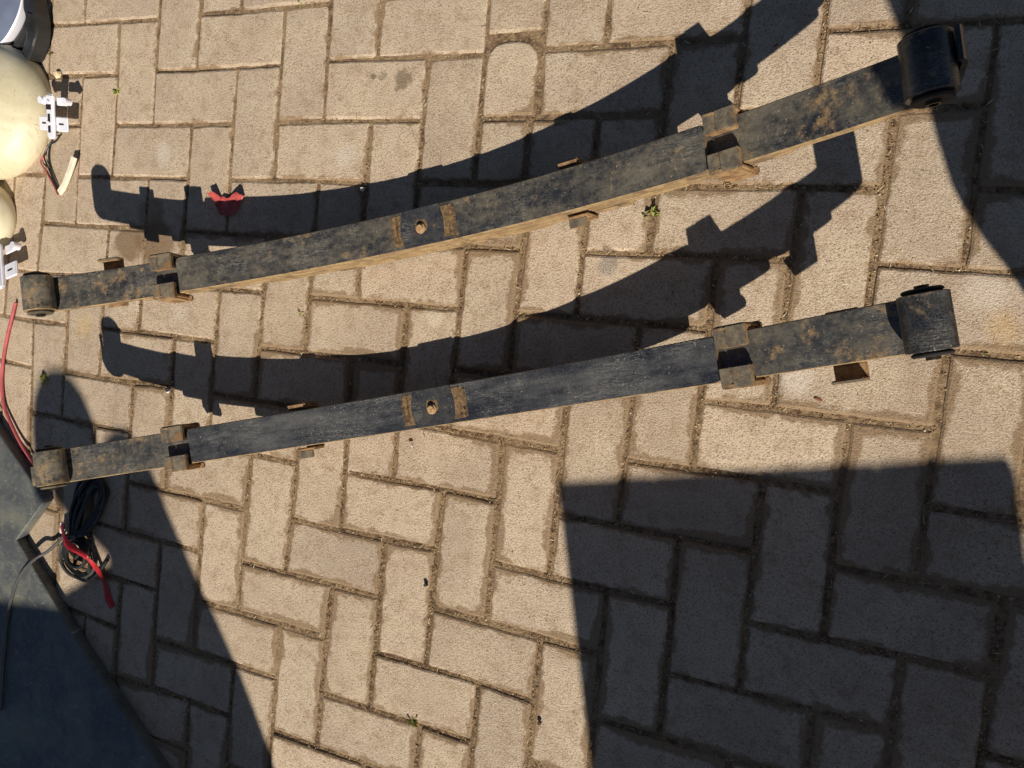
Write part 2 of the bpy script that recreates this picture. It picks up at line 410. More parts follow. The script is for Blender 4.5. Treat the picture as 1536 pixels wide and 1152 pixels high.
FR = [Vector((-3.73, .69)), Vector((-2.43, -16.16)), Vector((16.42, -10.01)), Vector((15.27, -.72))]   # ground area in view
def outside(p):
    d = -1e9
    for i in range(4):
        a, b = FR[i], FR[(i + 1) % 4]; e = (b - a).normalized()
        d = max(d, (p - a).dot(Vector((e.y, -e.x))))
    return d
rng = random.Random(11)
joints = []                       # joint segments, for the debris
farV, farF, farE = [], [], []
npav = 0
for r in range(-22, 36):
    for c in range(-28, 42):
        m = (c + r) % 4
        if m not in (0, 2): continue
        q = quad(c, r, m == 2)
        cen = sum(q, Vector((0, 0))) / 4
        d = outside(cen)
        if d > 13: continue
        if d < 2.6:
            parts = [(q, None, None)]
            if (c, r) == (8, 0):      # a cut pair: a short piece and a round-topped half
                l0, r0, r2, l2 = q[3], q[2], q[1], q[0]
                parts = [([l0.lerp(l2, .36), r0.lerp(r2, .36), r0, l0], None, None),
                         ([l2, r2, r0.lerp(r2, .385), l0.lerp(l2, .385)], [.03, .06, .05, .03], [.08, .08, .36, .33])]
            if (c, r) == (8, 2):
                bl, br, tr, tl = q
                parts = [([bl, bl.lerp(br, .44), tl.lerp(tr, .44), tl], None, None), ([bl.lerp(br, .44), br, tr, tl.lerp(tr, .44)], None, None)]
            for (qq, gp, rd) in parts:
                V, F, E, cc = paver_mesh(qq, rng, gp, rd)
                o = obj('paver', V, F, paver_material(cc.x, cc.y), pav, smooth=False, loc=(cc.x * U, cc.y * U, 0))
                a = o.data.attributes.new('edge', 'FLOAT', 'POINT'); a.data.foreach_set('value', E)
                npav += 1
                if outside(cc) < 1.0:
                    for i in range(4): joints.append((qq[i], qq[(i + 1) % 4]))
        else:
            b = len(farV); ins = lambda p, k: p + (cen - p).normalized() * k
            for (k, z, e) in ((.05, -.4, 1), (.05, -.06, 1), (.1, 0, .6)):
                for p in q:
                    pp = ins(p, k); farV.append((pp.x * U, pp.y * U, z * U)); farE.append(e)
            for k in range(2):
                for i in range(4):
                    j = (i + 1) % 4; farF.append((b + k * 4 + i, b + k * 4 + j, b + k * 4 + 4 + j, b + k * 4 + 4 + i))
            farF.append((b + 8, b + 9, b + 10, b + 11))
fo = obj('outer_pavers', farV, farF, M['paver'], pav)
a = fo.data.attributes.new('edge', 'FLOAT', 'POINT'); a.data.foreach_set('value', farE)
tag(fo, kind='stuff')
print('pavers', npav)

# crumbs, straw and grit lying in the joints and on the pavers
t = NT('joint_debris'); g = t.geo()
ri = g.outputs['Random Per Island']
cr = t.n.new('ShaderNodeValToRGB'); t.l.new(ri, cr.inputs[0]); cr.color_ramp.interpolation = 'CONSTANT'
el = cr.color_ramp.elements
el[0].position = 0; el[0].color = lin(92, 70, 48)
el[1].position = .3; el[1].color = lin(128, 100, 68)
for ps_, cc_ in ((.55, lin(160, 132, 94)), (.78, lin(206, 180, 134)), (.92, lin(226, 212, 180)), (.97, lin(60, 46, 34))):
    e_ = el.new(ps_); e_.color = cc_
M['debris'] = t.out(cr.outputs[0], .9, None, spec=.2)
rg = random.Random(5); DV = []; DF = []
def crumb(x, y, z, sx, sy, sz, ang):
    b = len(DV); ca, sa = math.cos(ang), math.sin(ang)
    for (ux, uy, uz) in ((-1, 0, 0), (0, -1, .1), (1, 0, 0), (0, 1, -.1), (0, 0, 1), (0, 0, -1)):
        px, py = ux * sx * rg.uniform(.6, 1.2), uy * sy * rg.uniform(.6, 1.2)
        DV.append(((x + px * ca - py * sa) * U, (y + px * sa + py * ca) * U, (z + uz * sz) * U))
    for f in ((0, 1, 4), (1, 2, 4), (2, 3, 4), (3, 0, 4), (1, 0, 5), (2, 1, 5), (3, 2, 5), (0, 3, 5)): DF.append(tuple(b + k for k in f))
for (p, q) in joints:
    L = (q - p).length; d = (q - p) / L; nn = Vector((-d.y, d.x))
    mid = (p + q) / 2
    dens = 8 + 20 * max(0.0, noise.noise((mid.x * .35, mid.y * .35, 1.0)) + .25)
    dens *= .3 + 1.1 * max(0, min(1, (mid.x * .55 - mid.y - 2.5) / 7.5))
    if 5.5 < mid.x < 12 and mid.y < -6.5: dens *= 1.7
    for _ in range(int(dens * L)):
        s_ = rg.random() * L; o_ = rg.gauss(0, .022)
        pt = p + d * s_ + nn * o_
        if rg.random() < .26:
            crumb(pt.x, pt.y, -.012 + abs(o_) * .3, rg.uniform(.03, .075), rg.uniform(.004, .007), .005, rg.uniform(0, 6.28))
        else:
            sz = rg.uniform(.006, .018); crumb(pt.x, pt.y, -.026 + abs(o_) * .3, sz, sz * rg.uniform(.5, 1), sz * .6, rg.uniform(0, 6.28))
for _ in range(1500):
    x, y = rg.uniform(-4, 17), rg.uniform(-15, .8)
    if outside(Vector((x, y))) > .3: continue
    if noise.noise((x * .3, y * .3, 7.7)) < rg.uniform(-.5, .5) : continue
    k = rg.random()
    if k < .4: crumb(x, y, .006, rg.uniform(.03, .075), .005, .005, rg.uniform(0, 6.28))
    else:
        sz = rg.uniform(.006, .015); crumb(x, y, .005, sz, sz * .7, sz * .5, rg.uniform(0, 6.28))
deb = obj('joint_grit', DV, DF, M['debris'])
tag(deb, 'straw bits, grit and crumbs lying in the paver joints', 'grit', None, 'stuff')

# ------------------------------------------------------------------ leaf springs
def make_spring(name, x0, y0, th, zc, kn, kp, sl, sr, wrap, steel, endsteel, plain_eye, wrap_eye, label):
    root = empty(name, w3(x0, y0, 0), th)
    tag(root, label, 'leaf spring', 'leaf springs lying on the paving')
    HW = .30
    def base(s):
        k = kn if s < 0 else kp
        z = zc + k * s * s; sl = 2 * k * s
        tt = Vector((1, 0, sl)).normalized(); nn = Vector((-tt.z, 0, tt.x))
        return Vector((s, 0, z)), tt, nn
    def P(s, w, n):
        b, tt, nn = base(s); q = b + nn * n; return Vector((q.x * U, w * U, q.z * U))
    def loc(s0):
        b, tt, nn = base(s0)
        return lambda u, w, v: Vector(((b + tt * u + nn * v).x * U, w * U, (b + tt * u + nn * v).z * U))
    def leaf(part, s0, s1, ntop, th_, hw=HW, mats=None, N=56, rc=.05, sag=0.0):
        nt0 = ntop
        mb = MB(); rings = []
        ss = [s0, s0 + .015, s0 + .04, s0 + .08] + [s0 + .08 + (s1 - s0 - .16) * k / N for k in range(1, N)] + [s1 - .08, s1 - .04, s1 - .015, s1]
        ch = .012
        for s in ss:
            e = min(s - s0, s1 - s); red = 0.0
            if e < .08: red = rc * (1 - math.sqrt(max(0, 1 - (1 - e / .08) ** 2)))
            h = hw - red
            ntop = nt0 - sag * s * s
            wob = .004 * noise.noise((s * 1.3, ntop * 30, 2.2))
            rings.append([P(s, -h + ch, ntop + wob), P(s, h - ch, ntop + wob), P(s, h, ntop - ch), P(s, h, ntop - th_ + ch), P(s, h - ch, ntop - th_), P(s, -h + ch, ntop - th_), P(s, -h, ntop - th_ + ch), P(s, -h, ntop - ch)])
        V = [v for r_ in rings for v in r_]; F = []; I = []
        for i in range(len(rings) - 1):
            for k in range(8):
                k2 = (k + 1) % 8
                F.append((i * 8 + k, i * 8 + k2, i * 8 + 8 + k2, i * 8 + 8 + k)); I.append(0 if k in (0, 4) else 1)
        F.append(tuple(range(8))); I.append(1); b_ = (len(rings) - 1) * 8; F.append(tuple(b_ + k for k in range(8))); I.append(1)
        mb.add(V, F, I)
        return mb.build(part, mats or [steel, M['side']], root)
    leaf('top_leaf', -4.52, 4.47, 0.0, .07)
    ml = leaf('main_leaf', sl, sr, -.074, .078, mats=[endsteel, M['side']])
    leaf('lower_leaf', -6.38, 6.38, -.156, .076, hw=.292, rc=.03)
    leaf('lower_leaf', -5.38, 5.40, -.237, .072, hw=.299, rc=.03)
    leaf('lower_leaf', -3.80, 4.05, -.316, .072, hw=.288, rc=.03, sag=.0045)
    leaf('lower_leaf', -3.15, 3.20, -.394, .10, hw=.296, rc=.03, sag=.0075)
    leaf('lower_leaf', -1.9, 1.9, -.496, .09, rc=.03, sag=.010)
    # eyes rolled up at both ends, with rubber bushes
    for sg in (-1, 1):
        b, tt, nn = base(sl if sg < 0 else sr); tt = tt * sg
        ro, ri_ = .255, .178
        c0 = b + nn * (-.152 + ro)
        em = wrap_eye if sg == wrap else plain_eye
        mb = MB(); K = 44; A = math.radians(332); V = []; F = []; I = []
        def at(a, r_): 
            q = c0 + (-nn * math.cos(a) + tt * math.sin(a)) * r_
            return q
        for k in range(K + 1):
            a = A * k / K; tp = 1.0 if k < K - 3 else 1 - .25 * (k - K + 3)
            for (r_, w_) in ((ro, -HW + .01), (ro - .01, -HW), (ri_, -HW), (ri_, HW), (ro - .01, HW), (ro, HW - .01)):
                q = at(a, ri_ + (r_ - ri_) * (tp if k > K - 3 else 1)); V.append(Vector((q.x * U, w_ * U, q.z * U)))
        for k in range(K):
            for j in range(6):
                j2 = (j + 1) % 6
                F.append((k * 6 + j, k * 6 + j2, k * 6 + 6 + j2, k * 6 + 6 + j)); I.append(1 if j in (0, 1, 3, 4) else 0)
        F.append(tuple(range(6))); F.append(tuple(K * 6 + j for j in range(6))); I += [1, 1]
        mb.add(V, F, I)
        ey = mb.build('eye', [em, M['side'] if em is not M['eye_black'] else M['eye_black']], root, smooth=True)
        fn = lambda x, y, h: Vector(((c0.x + x) * U, h * U, (c0.z + y) * U))
        bm_ = MB(); hw = .355
        rl = .205
        bm_.lathe([(.075, -hw), (rl - .02, -hw), (rl, -hw + .015), (rl, -.325), (rl - .02, -.305), (.174, -.305), (.174, .305), (rl - .02, .305), (rl, .325), (rl, hw - .015), (rl - .02, hw), (.075, hw)], fn, 36, close=True)
        bm_.build('bush', M['rubber'] if em is M['eye_black'] else M['rubber_dusty'], ey, smooth=True)
        sm = MB(); sm.lathe([(.05, -.39), (.073, -.39), (.073, .39), (.05, .39)], fn, 24, close=True)
        sm.build('sleeve', M['sleeve'], ey, smooth=True)
        if sg == wrap:
            mb = MB(); V = []; F = []; K = 20; r0_, r1_ = .285, .36
            for k in range(K + 1):
                a = math.radians(-38 + 138 * k / K); tk = max(0, min(1, (k / K - .35) * 3)); wl, wh = sorted((-wrap * (.28 - .22 * tk), wrap * .28))
                for (r_, w_) in ((r0_, wl), (r1_ - .02 * tk, wl), (r1_ - .02 * tk, wh), (r0_, wh)):
                    q = at(a, r_); V.append(Vector((q.x * U, w_ * U, q.z * U)))
            for k in range(K):
                for j in range(4):
                    j2 = (j + 1) % 4; F.append((k * 4 + j, k * 4 + j2, k * 4 + 4 + j2, k * 4 + 4 + j))
            F += [(0, 1, 2, 3), tuple(K * 4 + j for j in range(4))]
            mb.add(V, F, 0); mb.build('eye_wrap', [em], root, smooth=True)
    # clips with tabs folded over the leaves
    for s0 in (-4.76, 4.70):
        f = loc(s0); mb = MB(); hl = .205
        mb.bevbox(f, -hl, hl, -.335, .335, -.375, -.33, .012)                       # under the leaves
        for sd in (-1, 1):
            wa, wb = sorted((sd * .308, sd * .395))
            mb.bevbox(f, -hl, hl, wa, wb, -.40, .10, .034)                          # cheek
            wa, wb = sorted((sd * .12, sd * .385))
            mb.bevbox(f, -hl, -.055, wa, wb, .015, .098, .012, 0, 1)                   # folded tab, slit in two
            mb.bevbox(f, -.047, hl, wa, wb, .015, .102, .012, 0, 1)
            wa, wb = sorted((sd * .12, sd * .19))
            mb.bevbox(f, -hl + .03, hl - .02, wa, wb, -.06, .04, .01)                 # down-turned lip
            wa, wb = sorted((sd * .30, sd * .405))
            mb.bevbox(f, -hl + .05, hl + .03, wa, wb, -.44, -.34, .02)
        mb.build('clip', [M['rust'], M['worn']], root)
    # open strap round the lower leaves, near the middle
    s0 = wrap * 2.5; f = loc(s0); mb = MB()
    mb.bevbox(f, -.17, .17, -.34, .34, -.54, -.50, .01)
    for sd in (-1, 1):
        wa, wb = sorted((sd * .325, sd * .375)) if sd < 0 else (.325, .43)
        mb.bevbox(f, -.17, .17, wa, wb, -.54, -.18 if sd < 0 else -.06, .025)
        if sd == -wrap * 0 - 1:
            mb.bevbox(f, -.16, .12, -.50, -.37, -.25, -.20, .012, 0, 1)
    mb.build('strap', [M['rust'], M['worn']], root)
    # strap with a bent-out arm near the plain end
    s0 = -wrap * 5.86; f = loc(s0); mb = MB(); sd = -1 if wrap < 0 else 1
    mb.bevbox(f, -.19, .19, -.33, .33, -.34, -.30, .01)
    wa, wb = sorted((sd * .30, sd * .52)); mb.bevbox(f, -.19, .19, wa, wb, -.34, -.30, .01)
    wa, wb = sorted((sd * .475, sd * .52)); mb.bevbox(f, -.19, .19, wa, wb, -.34, -.13, .014, 0, 1)
    mb.build('strap', [M['rust'], M['worn']], root)
    # centre bolt, seat mark and rust bands of the axle plate
    f = loc(0)
    mb = MB(); mb.lathe([(0, .085), (.05, .085), (.058, .075), (.058, .05), (.078, .045), (.08, .0), (.0, .0)], lambda x, y, h: f(x + .015, y - .03, h), 24)
    mn = MB(); mn.lathe([(0, -.58), (.11, -.58), (.11, -.645), (0, -.645)], f, 6); mn.build('bolt_head', M['boltrust'], root)
    mb.build('centre_bolt', M['boltrust'], root, smooth=True)
    def patch(part, s0, s1, w0, w1, n, mat, jit, sd):
        pts = []; K = 22
        rr = random.Random(sd)
        for k in range(K + 1): pts.append((s0 + rr.uniform(-jit, jit), w0 + (w1 - w0) * k / K))
        for k in range(K + 1): pts.append((s1 + rr.uniform(-jit, jit), w1 + (w0 - w1) * k / K))
        mb = MB(); m_ = len(pts)
        V = [P(a, b, n) for a, b in pts] + [P(a, b, -.003) for a, b in pts]
        F = [tuple(range(m_))] + [(i, (i + 1) % m_, m_ + (i + 1) % m_, m_ + i) for i in range(m_)]
        mb.add(V, F, 0); return mb.build(part, mat, root)
    patch('rust_patch', -.50, .58, -.235, .245, .006, M['rustband'], .035, 3)
    def barrel(part, s0, s1, w0, w1, n, mat, bow):
        K = 16; pts = []
        for k in range(K + 1):
            q = k / K; pts.append((s0 + bow * (2 * q - 1) ** 2 + .008 * noise.noise((q * 9, s0, 1)), w0 + (w1 - w0) * q))
        for k in range(K + 1):
            q = 1 - k / K; pts.append((s1 - bow * (2 * q - 1) ** 2 * .6 + .008 * noise.noise((q * 9, s1, 2)), w0 + (w1 - w0) * q))
        m_ = len(pts); mb = MB(); hr = .118
        V = [P(a_, b_, n) for a_, b_ in pts] + [P(a_ + (.014 if i > K else -.014), b_, .002) for i, (a_, b_) in enumerate(pts)]
        an = [math.atan2(b_, a_ - .02) for a_, b_ in pts]
        V += [P(.02 + hr * math.cos(q) * .95, hr * 1.25 * math.sin(q) + .012, n) for q in an] + [P(.02 + hr * math.cos(q) * .95, hr * 1.25 * math.sin(q) + .012, .003) for q in an]
        F = []
        for i in range(m_):
            j = (i + 1) % m_
            F += [(i, j, m_ + j, m_ + i), (i, j, 2 * m_ + j, 2 * m_ + i), (2 * m_ + i, 2 * m_ + j, 3 * m_ + j, 3 * m_ + i)]
        mb.add(V, F, 0); mb.build(part, mat, root)
    barrel('seat_plate', -.35, .40, -.290, .290, .028, M['seat'], .075)
    for (u0, u1, w0, w1) in ((-.515, -.485, -.22, .21), (-.425, -.395, -.235, .2), (.50, .525, -.225, .235), (.585, .62, -.22, .20)):
        mb = MB(); V = []; K = 14
        for k in range(K + 1):
            w_ = w0 + (w1 - w0) * k / K; j_ = .014 * noise.noise((w_ * 14, u0 * 5, 3)); h_ = .034 + .014 * noise.noise((w_ * 9, u1, 6))
            V += [P(u0 + j_, w_, .002), P((u0 + u1) / 2 + j_, w_, h_), P(u1 + j_, w_, .002)]
        mb.add(V, [(k * 3 + j, k * 3 + j + 1, k * 3 + j + 4, k * 3 + j + 3) for k in range(K) for j in (0, 1)] + [(k * 3, k * 3 + 3, k * 3 + 5, k * 3 + 2) for k in range(K)] + [(0, 1, 2), (K * 3, K * 3 + 1, K * 3 + 2)], 0)
        mb.build('rust_ridge', M['rustband'], root)
    return root

M['seat'] = mat_steel('seat_steel', .3, .1, 21.0, (32, 36, 46))
M['steel_end_b'] = mat_steel('clean_end_steel', .7, .55, 14.4, (42, 44, 48))
spA = make_spring('leaf_spring', 7.5828, -3.8364, .2367, .667, .0254, .0315, -6.97, 6.89, 1, M['steel_a'], M['steel_a'], M['eye_dusty'], M['eye_black'],
                  'dustier rust-mottled leaf spring whose big eye lies in shade, near the red scrap')
spB = make_spring('leaf_spring', 8.0497, -6.5836, .2724, .647, .0255, .0287, -6.96, 6.79, -1, M['steel_b'], M['steel_end_b'], M['eye_black'], M['eye_dusty'],
                  'cleaner blue-black leaf spring with a sunlit glossy black eye, nearer the dark metal panel')

# ------------------------------------------------------------------ dark metal panel
t = NT('grey_panel'); p = t.pos()
n1 = t.noise(p, 14, 5, .65, .5); n2 = t.noise(p, 90, 5, .7); n3 = t.noise(p, 400, 3)
c = t.mix(t.ramp(n1, .35, .65), lin(78, 80, 82), lin(102, 103, 98))
c = t.mix(t.math('MULTIPLY', t.ramp(n2, .48, .66), .6), c, lin(112, 114, 98))
c = t.mix(t.math('MULTIPLY', t.ramp(n1, .55, .72), .5), c, lin(128, 124, 96))
sc = t.noise(t.vmath('MULTIPLY', p, (9, 40, 1)), 5, 3, .6, 1.5)
c = t.mix(t.math('MULTIPLY', t.ramp(sc, .66, .68), .6), c, lin(160, 160, 150))
M['panel'] = t.out(c, t.math('ADD', t.math('MULTIPLY', n2, .3), .32), t.bump(t.math('ADD', n2, n3), .2, .001), spec=.45)
pp = [(-1.92, -10.77), (-1.15, -9.83), (-1.17, -9.72), (-2.63, -8.62), (-5.6, -6.3), (-9.5, -11.0), (-4.0, -20.0), (5.4, -16.6), (2.58, -14.42), (.08, -12.49)]
pp = [Vector(a) for a in pp]
if sum(pp[i].x * pp[(i + 1) % len(pp)].y - pp[(i + 1) % len(pp)].x * pp[i].y for i in range(len(pp))) < 0: pp.reverse()
def ins2(d):
    o = []; n = len(pp)
    for i in range(n):
        a, b, c_ = pp[i - 1], pp[i], pp[(i + 1) % n]
        d1 = (b - a).normalized(); d2 = (c_ - b).normalized()
        m = (Vector((-d1.y, d1.x)) + Vector((-d2.y, d2.x))).normalized()
        o.append(b + m * d)
    return o
rings = [(ins2(.06), .02), (ins2(.03), .02), (ins2(0), .19), (ins2(.006), .235), (ins2(.03), .25)]
mb = MB(); V = []; F = []; n = len(pp)
for rg_, z in rings: V += [w3(q.x, q.y, z) for q in rg_]
for k in range(len(rings) - 1):
    for i in range(n):
        j = (i + 1) % n; F.append((k * n + i, k * n + j, k * n + n + j, k * n + n + i))
F.append(tuple((len(rings) - 1) * n + i for i in range(n)))
mb.add(V, F, 0)
tag(mb.build('metal_panel', M['panel'], smooth=False), 'large scratched blue-grey metal panel lying at the corner, half in shade', 'metal panel')

# ------------------------------------------------------------------ cables and wires
M['cable'] = simple('black_cable', lin(34, 34, 33), .45, 0, .5, .1, 80, .05)
M['greycable'] = simple('grey_cable', lin(74, 72, 70), .38, 0, .6, .1, 80, .05)
M['redwire'] = simple('red_wire', lin(184, 88, 92), .6, 0, .4, .08)
M['redtape'] = simple('red_tape', lin(186, 38, 42), .35, 0, .5, .1, 60, .1)
M['white'] = simple('white_plastic', lin(225, 222, 215), .5, 0, .4, .04)
cr_ = empty('coiled_cable', w3(0, -10.3, 0)); O = Vector((0, -10.3 * U, 0))
def cpart(name, pts, r, mat, parent, per=8, closed=False, sides=8):
    mb = MB(); mb.tube([q - O for q in spline(pts, per, closed)], r * U, sides, 0, not closed); return mb.build(name, mat, parent, smooth=True)
tag(cr_, 'coiled black cable lying by the corner of the blue-grey panel', 'cable')
rg2 = random.Random(21)
for k in range(9):                               # long loops tied into a bundle
    j = lambda a=.05: rg2.uniform(-a, a)
    o = (k - 4) * .042
    cpart('loop', [w3(-.30 + o * .5 + j(.02), -10.35, .10 + .05 * (k % 3)), w3(-.20 + o + j(), -9.80, .12 + .05 * (k % 3)), w3(-.02 + o * 1.5 + j(), -9.22 - abs(o) * .4, .09 + .04 * (k % 4)),
                   w3(.28 + o + j(), -8.98 - .04 * k + j(.02), .09 + .03 * (k % 3)), w3(.52 - abs(o) + j(), -9.28 - .03 * k, .09 + .04 * (k % 3)), w3(.30 + o * .5 + j(), -9.80, .12 + .04 * (k % 2)), w3(-.08 + o * .6 + j(.02), -10.30, .10 + .05 * (k % 3))], .036, M['cable'], cr_)
for k in range(4):                               # round coil below it
    rx, ry = .40 - .045 * k, .36 - .035 * k
    cx, cy = -.34 + .05 * k + rg2.uniform(-.03, .03), -10.74 + rg2.uniform(-.03, .03)
    if k == 0: rx, ry, cx, cy = .52, .44, -.28, -10.84
    cpart('loop', [w3(cx + rx * math.cos(a), cy + ry * math.sin(a), .06 + .035 * k + .015 * math.sin(2 * a)) for a in [2 * math.pi * i / 10 for i in range(10)]], .036, M['cable'] if k else M['greycable'], cr_, 6, True)
cpart('loop', [w3(-.62, -10.62, .16), w3(-.40, -10.46, .18), w3(-.02, -10.30, .2), w3(.22, -10.24, .17)], .034, M['cable'], cr_)
cpart('loop', [w3(-.30, -11.26, .08), w3(.05, -11.28, .07), w3(.36, -11.05, .07), w3(.60, -10.72, .07)], .034, M['cable'], cr_)
for (cx, cy, r_) in ((-.52, -10.95, .2), (-.2, -10.62, .2), (-.1, -10.98, .22)):
    cpart('loop', [w3(cx + r_ * math.cos(a), cy + r_ * 1.1 * math.sin(a), .08) for a in [-.5 + 3.6 * i / 6 for i in range(7)]], .034, M['cable'], cr_)
# grey lead running from the coil over the panel
mb = MB(); mb.tube(spline([w3(-2.1, -14.6, .29), w3(-2.09, -13.6, .29), w3(-2.03, -12.55, .29), w3(-1.83, -11.76, .29), w3(-1.55, -11.33, .30), w3(-1.22, -11.02, .30), w3(-1.02, -10.86, .2), w3(-.80, -10.62, .12), w3(-.55, -10.42, .16), w3(-.15, -10.36, .22)], 10), .034 * U, 8)
tag(mb.build('grey_lead', M['greycable'], smooth=True), 'thin grey lead running from the coil across the metal panel', 'wire')
# red tape with a white end
rt_ = empty('tape_strip', w3(0, -10.3, .1)); tag(rt_, 'strip of red tape with a white end tangled in the black coil', 'tape')
pts = spline([w3(-.66, -10.22, .16), w3(-.48, -10.40, .24), w3(-.28, -10.52, .30), w3(-.06, -10.58, .30), w3(.16, -10.68, .24), w3(.32, -10.86, .15), w3(.46, -11.05, .09), w3(.56, -11.28, .05), w3(.66, -11.52, .04), w3(.80, -11.68, .04)], 6)
V = []; F = []
OT = Vector((0, -10.3 * U, .1 * U))
for i, q in enumerate(pts):
    d = (pts[min(i + 1, len(pts) - 1)] - pts[max(i - 1, 0)]).normalized(); s_ = Vector((-d.y, d.x, .25 * math.sin(i * .35))).normalized()
    wd = (.075 if i < 26 else .045 + .03 * (i - 26) / 28) * U
    for (a_, z_) in ((-1, 0), (1, 0), (1, .012), (0, .03), (-1, .012)): V.append(q + s_ * wd * a_ + Vector((0, 0, z_ * U)) - OT)
for i in range(len(pts) - 1):
    for k in range(5): F.append((i * 5 + k, i * 5 + (k + 1) % 5, i * 5 + 5 + (k + 1) % 5, i * 5 + 5 + k))
F += [tuple(range(5)), tuple((len(pts) - 1) * 5 + k for k in range(5))]
mb = MB(); mb.add(V, F); mb.build('strip', M['redtape'], rt_)
mb = MB(); mb.bevbox(lambda a, b, c_: w3(-.70 + a, -10.30 + b, c_) - OT, -.065, .065, -.12, .12, .10, .14, .01); mb.build('white_end', M['white'], rt_)
# red wire
mb = MB(); mb.tube(spline([w3(-2.66, -5.75, .04), w3(-2.73, -6.06, .05), w3(-2.87, -6.57, .05), w3(-2.97, -7.31, .05), w3(-2.85, -7.96, .06), w3(-2.51, -8.42, .07), w3(-2.15, -8.78, .08), w3(-1.72, -9.10, .10), w3(-1.4, -9.4, .06)], 8), .035 * U, 10)
tag(mb.build('red_wire', M['redwire'], smooth=True), 'thick red wire curving beside the spring eye toward the panel', 'wire')

# ------------------------------------------------------------------ beige domed shells, lamp unit and hinges at the edge
t = NT('hazy_beige'); p = t.pos()
n1 = t.noise(p, 12, 5, .6, .8); sc = t.noise(t.vmath('MULTIPLY', p, (50, 12, 12)), 5, 3, .6, 2.0)
c = t.mix(t.ramp(n1, .3, .7), lin(204, 192, 158), lin(226, 216, 186))
c = t.mix(t.math('MULTIPLY', t.ramp(n1, .55, .75), .5), c, lin(170, 144, 104))
c = t.mix(t.math('MULTIPLY', t.ramp(sc, .64, .68), .5), c, lin(120, 100, 66))
M['beige'] = t.out(c, .5, t.bump(t.noise(p, 60, 4), .08, .002), spec=.5)
def shell(name, c0, r, label, tilt=0.0):
    mb = MB(); prof = []
    for k in range(19):
        a = -math.pi / 2 * .62 + (math.pi / 2 * 1.62) * k / 18
        prof.append((math.cos(a), math.sin(a)))
    prof = [(prof[0][0] * .9, prof[0][1])] + prof
    ct, st = math.cos(tilt), math.sin(tilt)
    def fn(x, y, h):
        h2 = h + .04 * math.exp(-((x * x + y * y - .8) / .1) ** 2)
        X, Y, Z = x * r[0], y * r[1], h2 * r[2]
        return w3(X * ct + Z * st, Y, Z * ct - X * st)
    mb.lathe(prof, fn, 56)
    o = mb.build(name, M['beige'], None, smooth=True, )
    o.location = w3(*c0); tag(o, label, 'shell', 'beige domed shells'); return o
shell('domed_shell', (-3.40, -1.74, .15), (1.55, 1.42, .80), 'large hazy beige dome with scratches, leaning hinge on its rim')
shell('domed_shell', (-3.78, -4.02, .15), (1.0, .85, .50), 'smaller beige dome just showing at the edge behind the second hinge')

# black lamp unit with a pale glass disc
M['blackgloss'] = simple('black_gloss_plastic', lin(40, 40, 40), .42, 0, .5, .1, 40, .05)
M['glass'] = simple('dusty_lamp_glass', lin(104, 112, 132), .12, 0, .6, .06, 20, .02)
M['chrome'] = NT('chrome'); tt_ = M['chrome']; M['chrome'] = tt_.out(lin(236, 234, 240), tt_.math('ADD', tt_.math('MULTIPLY', tt_.noise(tt_.pos(), 300, 3), .15), .25), None, .15)
lp = empty('lamp_unit', w3(-3.6, .65, 0)); tag(lp, 'black lamp housing with a pale glass disc at the corner', 'lamp'); OL = Vector(lp.location)
lf = lambda x, y, h: w3(x, y, h)
mb = MB(); mb.lathe([(1.40, .02), (1.46, .08), (1.44, .26), (1.36, .30), (1.26, .22), (0, .20)], lf, 64); mb.build('housing', M['blackgloss'], lp, smooth=True)
mb = MB(); mb.lathe([(1.185, .22), (1.215, .28), (1.215, .39), (1.20, .41), (1.185, .39)], lf, 64, close=True); mb.build('rim', M['chrome'], lp, smooth=True)  # pale ring drawn for the bright highlight at the glass edge
mb = MB(); mb.lathe([(1.19, .30), (1.18, .39), (1.0, .46), (.7, .53), (.3, .57), (0, .58)], lf, 64); mb.build('glass_disc', M['glass'], lp, smooth=True)
path = spline([w3(-2.36, 2.2, .36), w3(-2.28, .94, .38), w3(-2.22, .41, .38), w3(-2.13, .14, .38), w3(-2.09, -.10, .36), w3(-2.18, -.36, .32), w3(-2.36, -.56, .26), w3(-2.60, -.78, .18)], 6)
mb = MB(); V = []; F = []; n = len(path)
for i, q in enumerate(path):
    d = (path[min(i + 1, n - 1)] - path[max(i - 1, 0)]).normalized(); sd_ = Vector((d.y, -d.x, 0)).normalized()
    wd = .17 + .03 * noise.noise((i * .25, 1, 1))
    for (a_, z_) in ((-1, -.9), (-1, .05), (-.8, .14), (-.2, .16), (.1, .10), (.5, .13), (.9, .06), (1.0, -.1), (1.02, -.9)):
        V.append(q + sd_ * wd * U * a_ + Vector((0, 0, max(z_, -.9) * .30 * U)) - OL)
for i in range(n - 1):
    for k in range(9): F.append((i * 9 + k, i * 9 + (k + 1) % 9, i * 9 + 9 + (k + 1) % 9, i * 9 + 9 + k))
F += [tuple(range(9)), tuple((n - 1) * 9 + k for k in range(9))]
mb.add(V, F); mb.build('trim_strip', M['blackgloss'], lp, smooth=True)
mb = MB(); mb.bevbox(lambda a_, b_, c_: w3(-2.12 + a_ * .97 + b_ * .2, -.02 - a_ * .2 + b_ * .97, c_) - OL, -.13, .13, -.2, .2, .02, .46, .06); mb.build('lug', M['blackgloss'], lp)
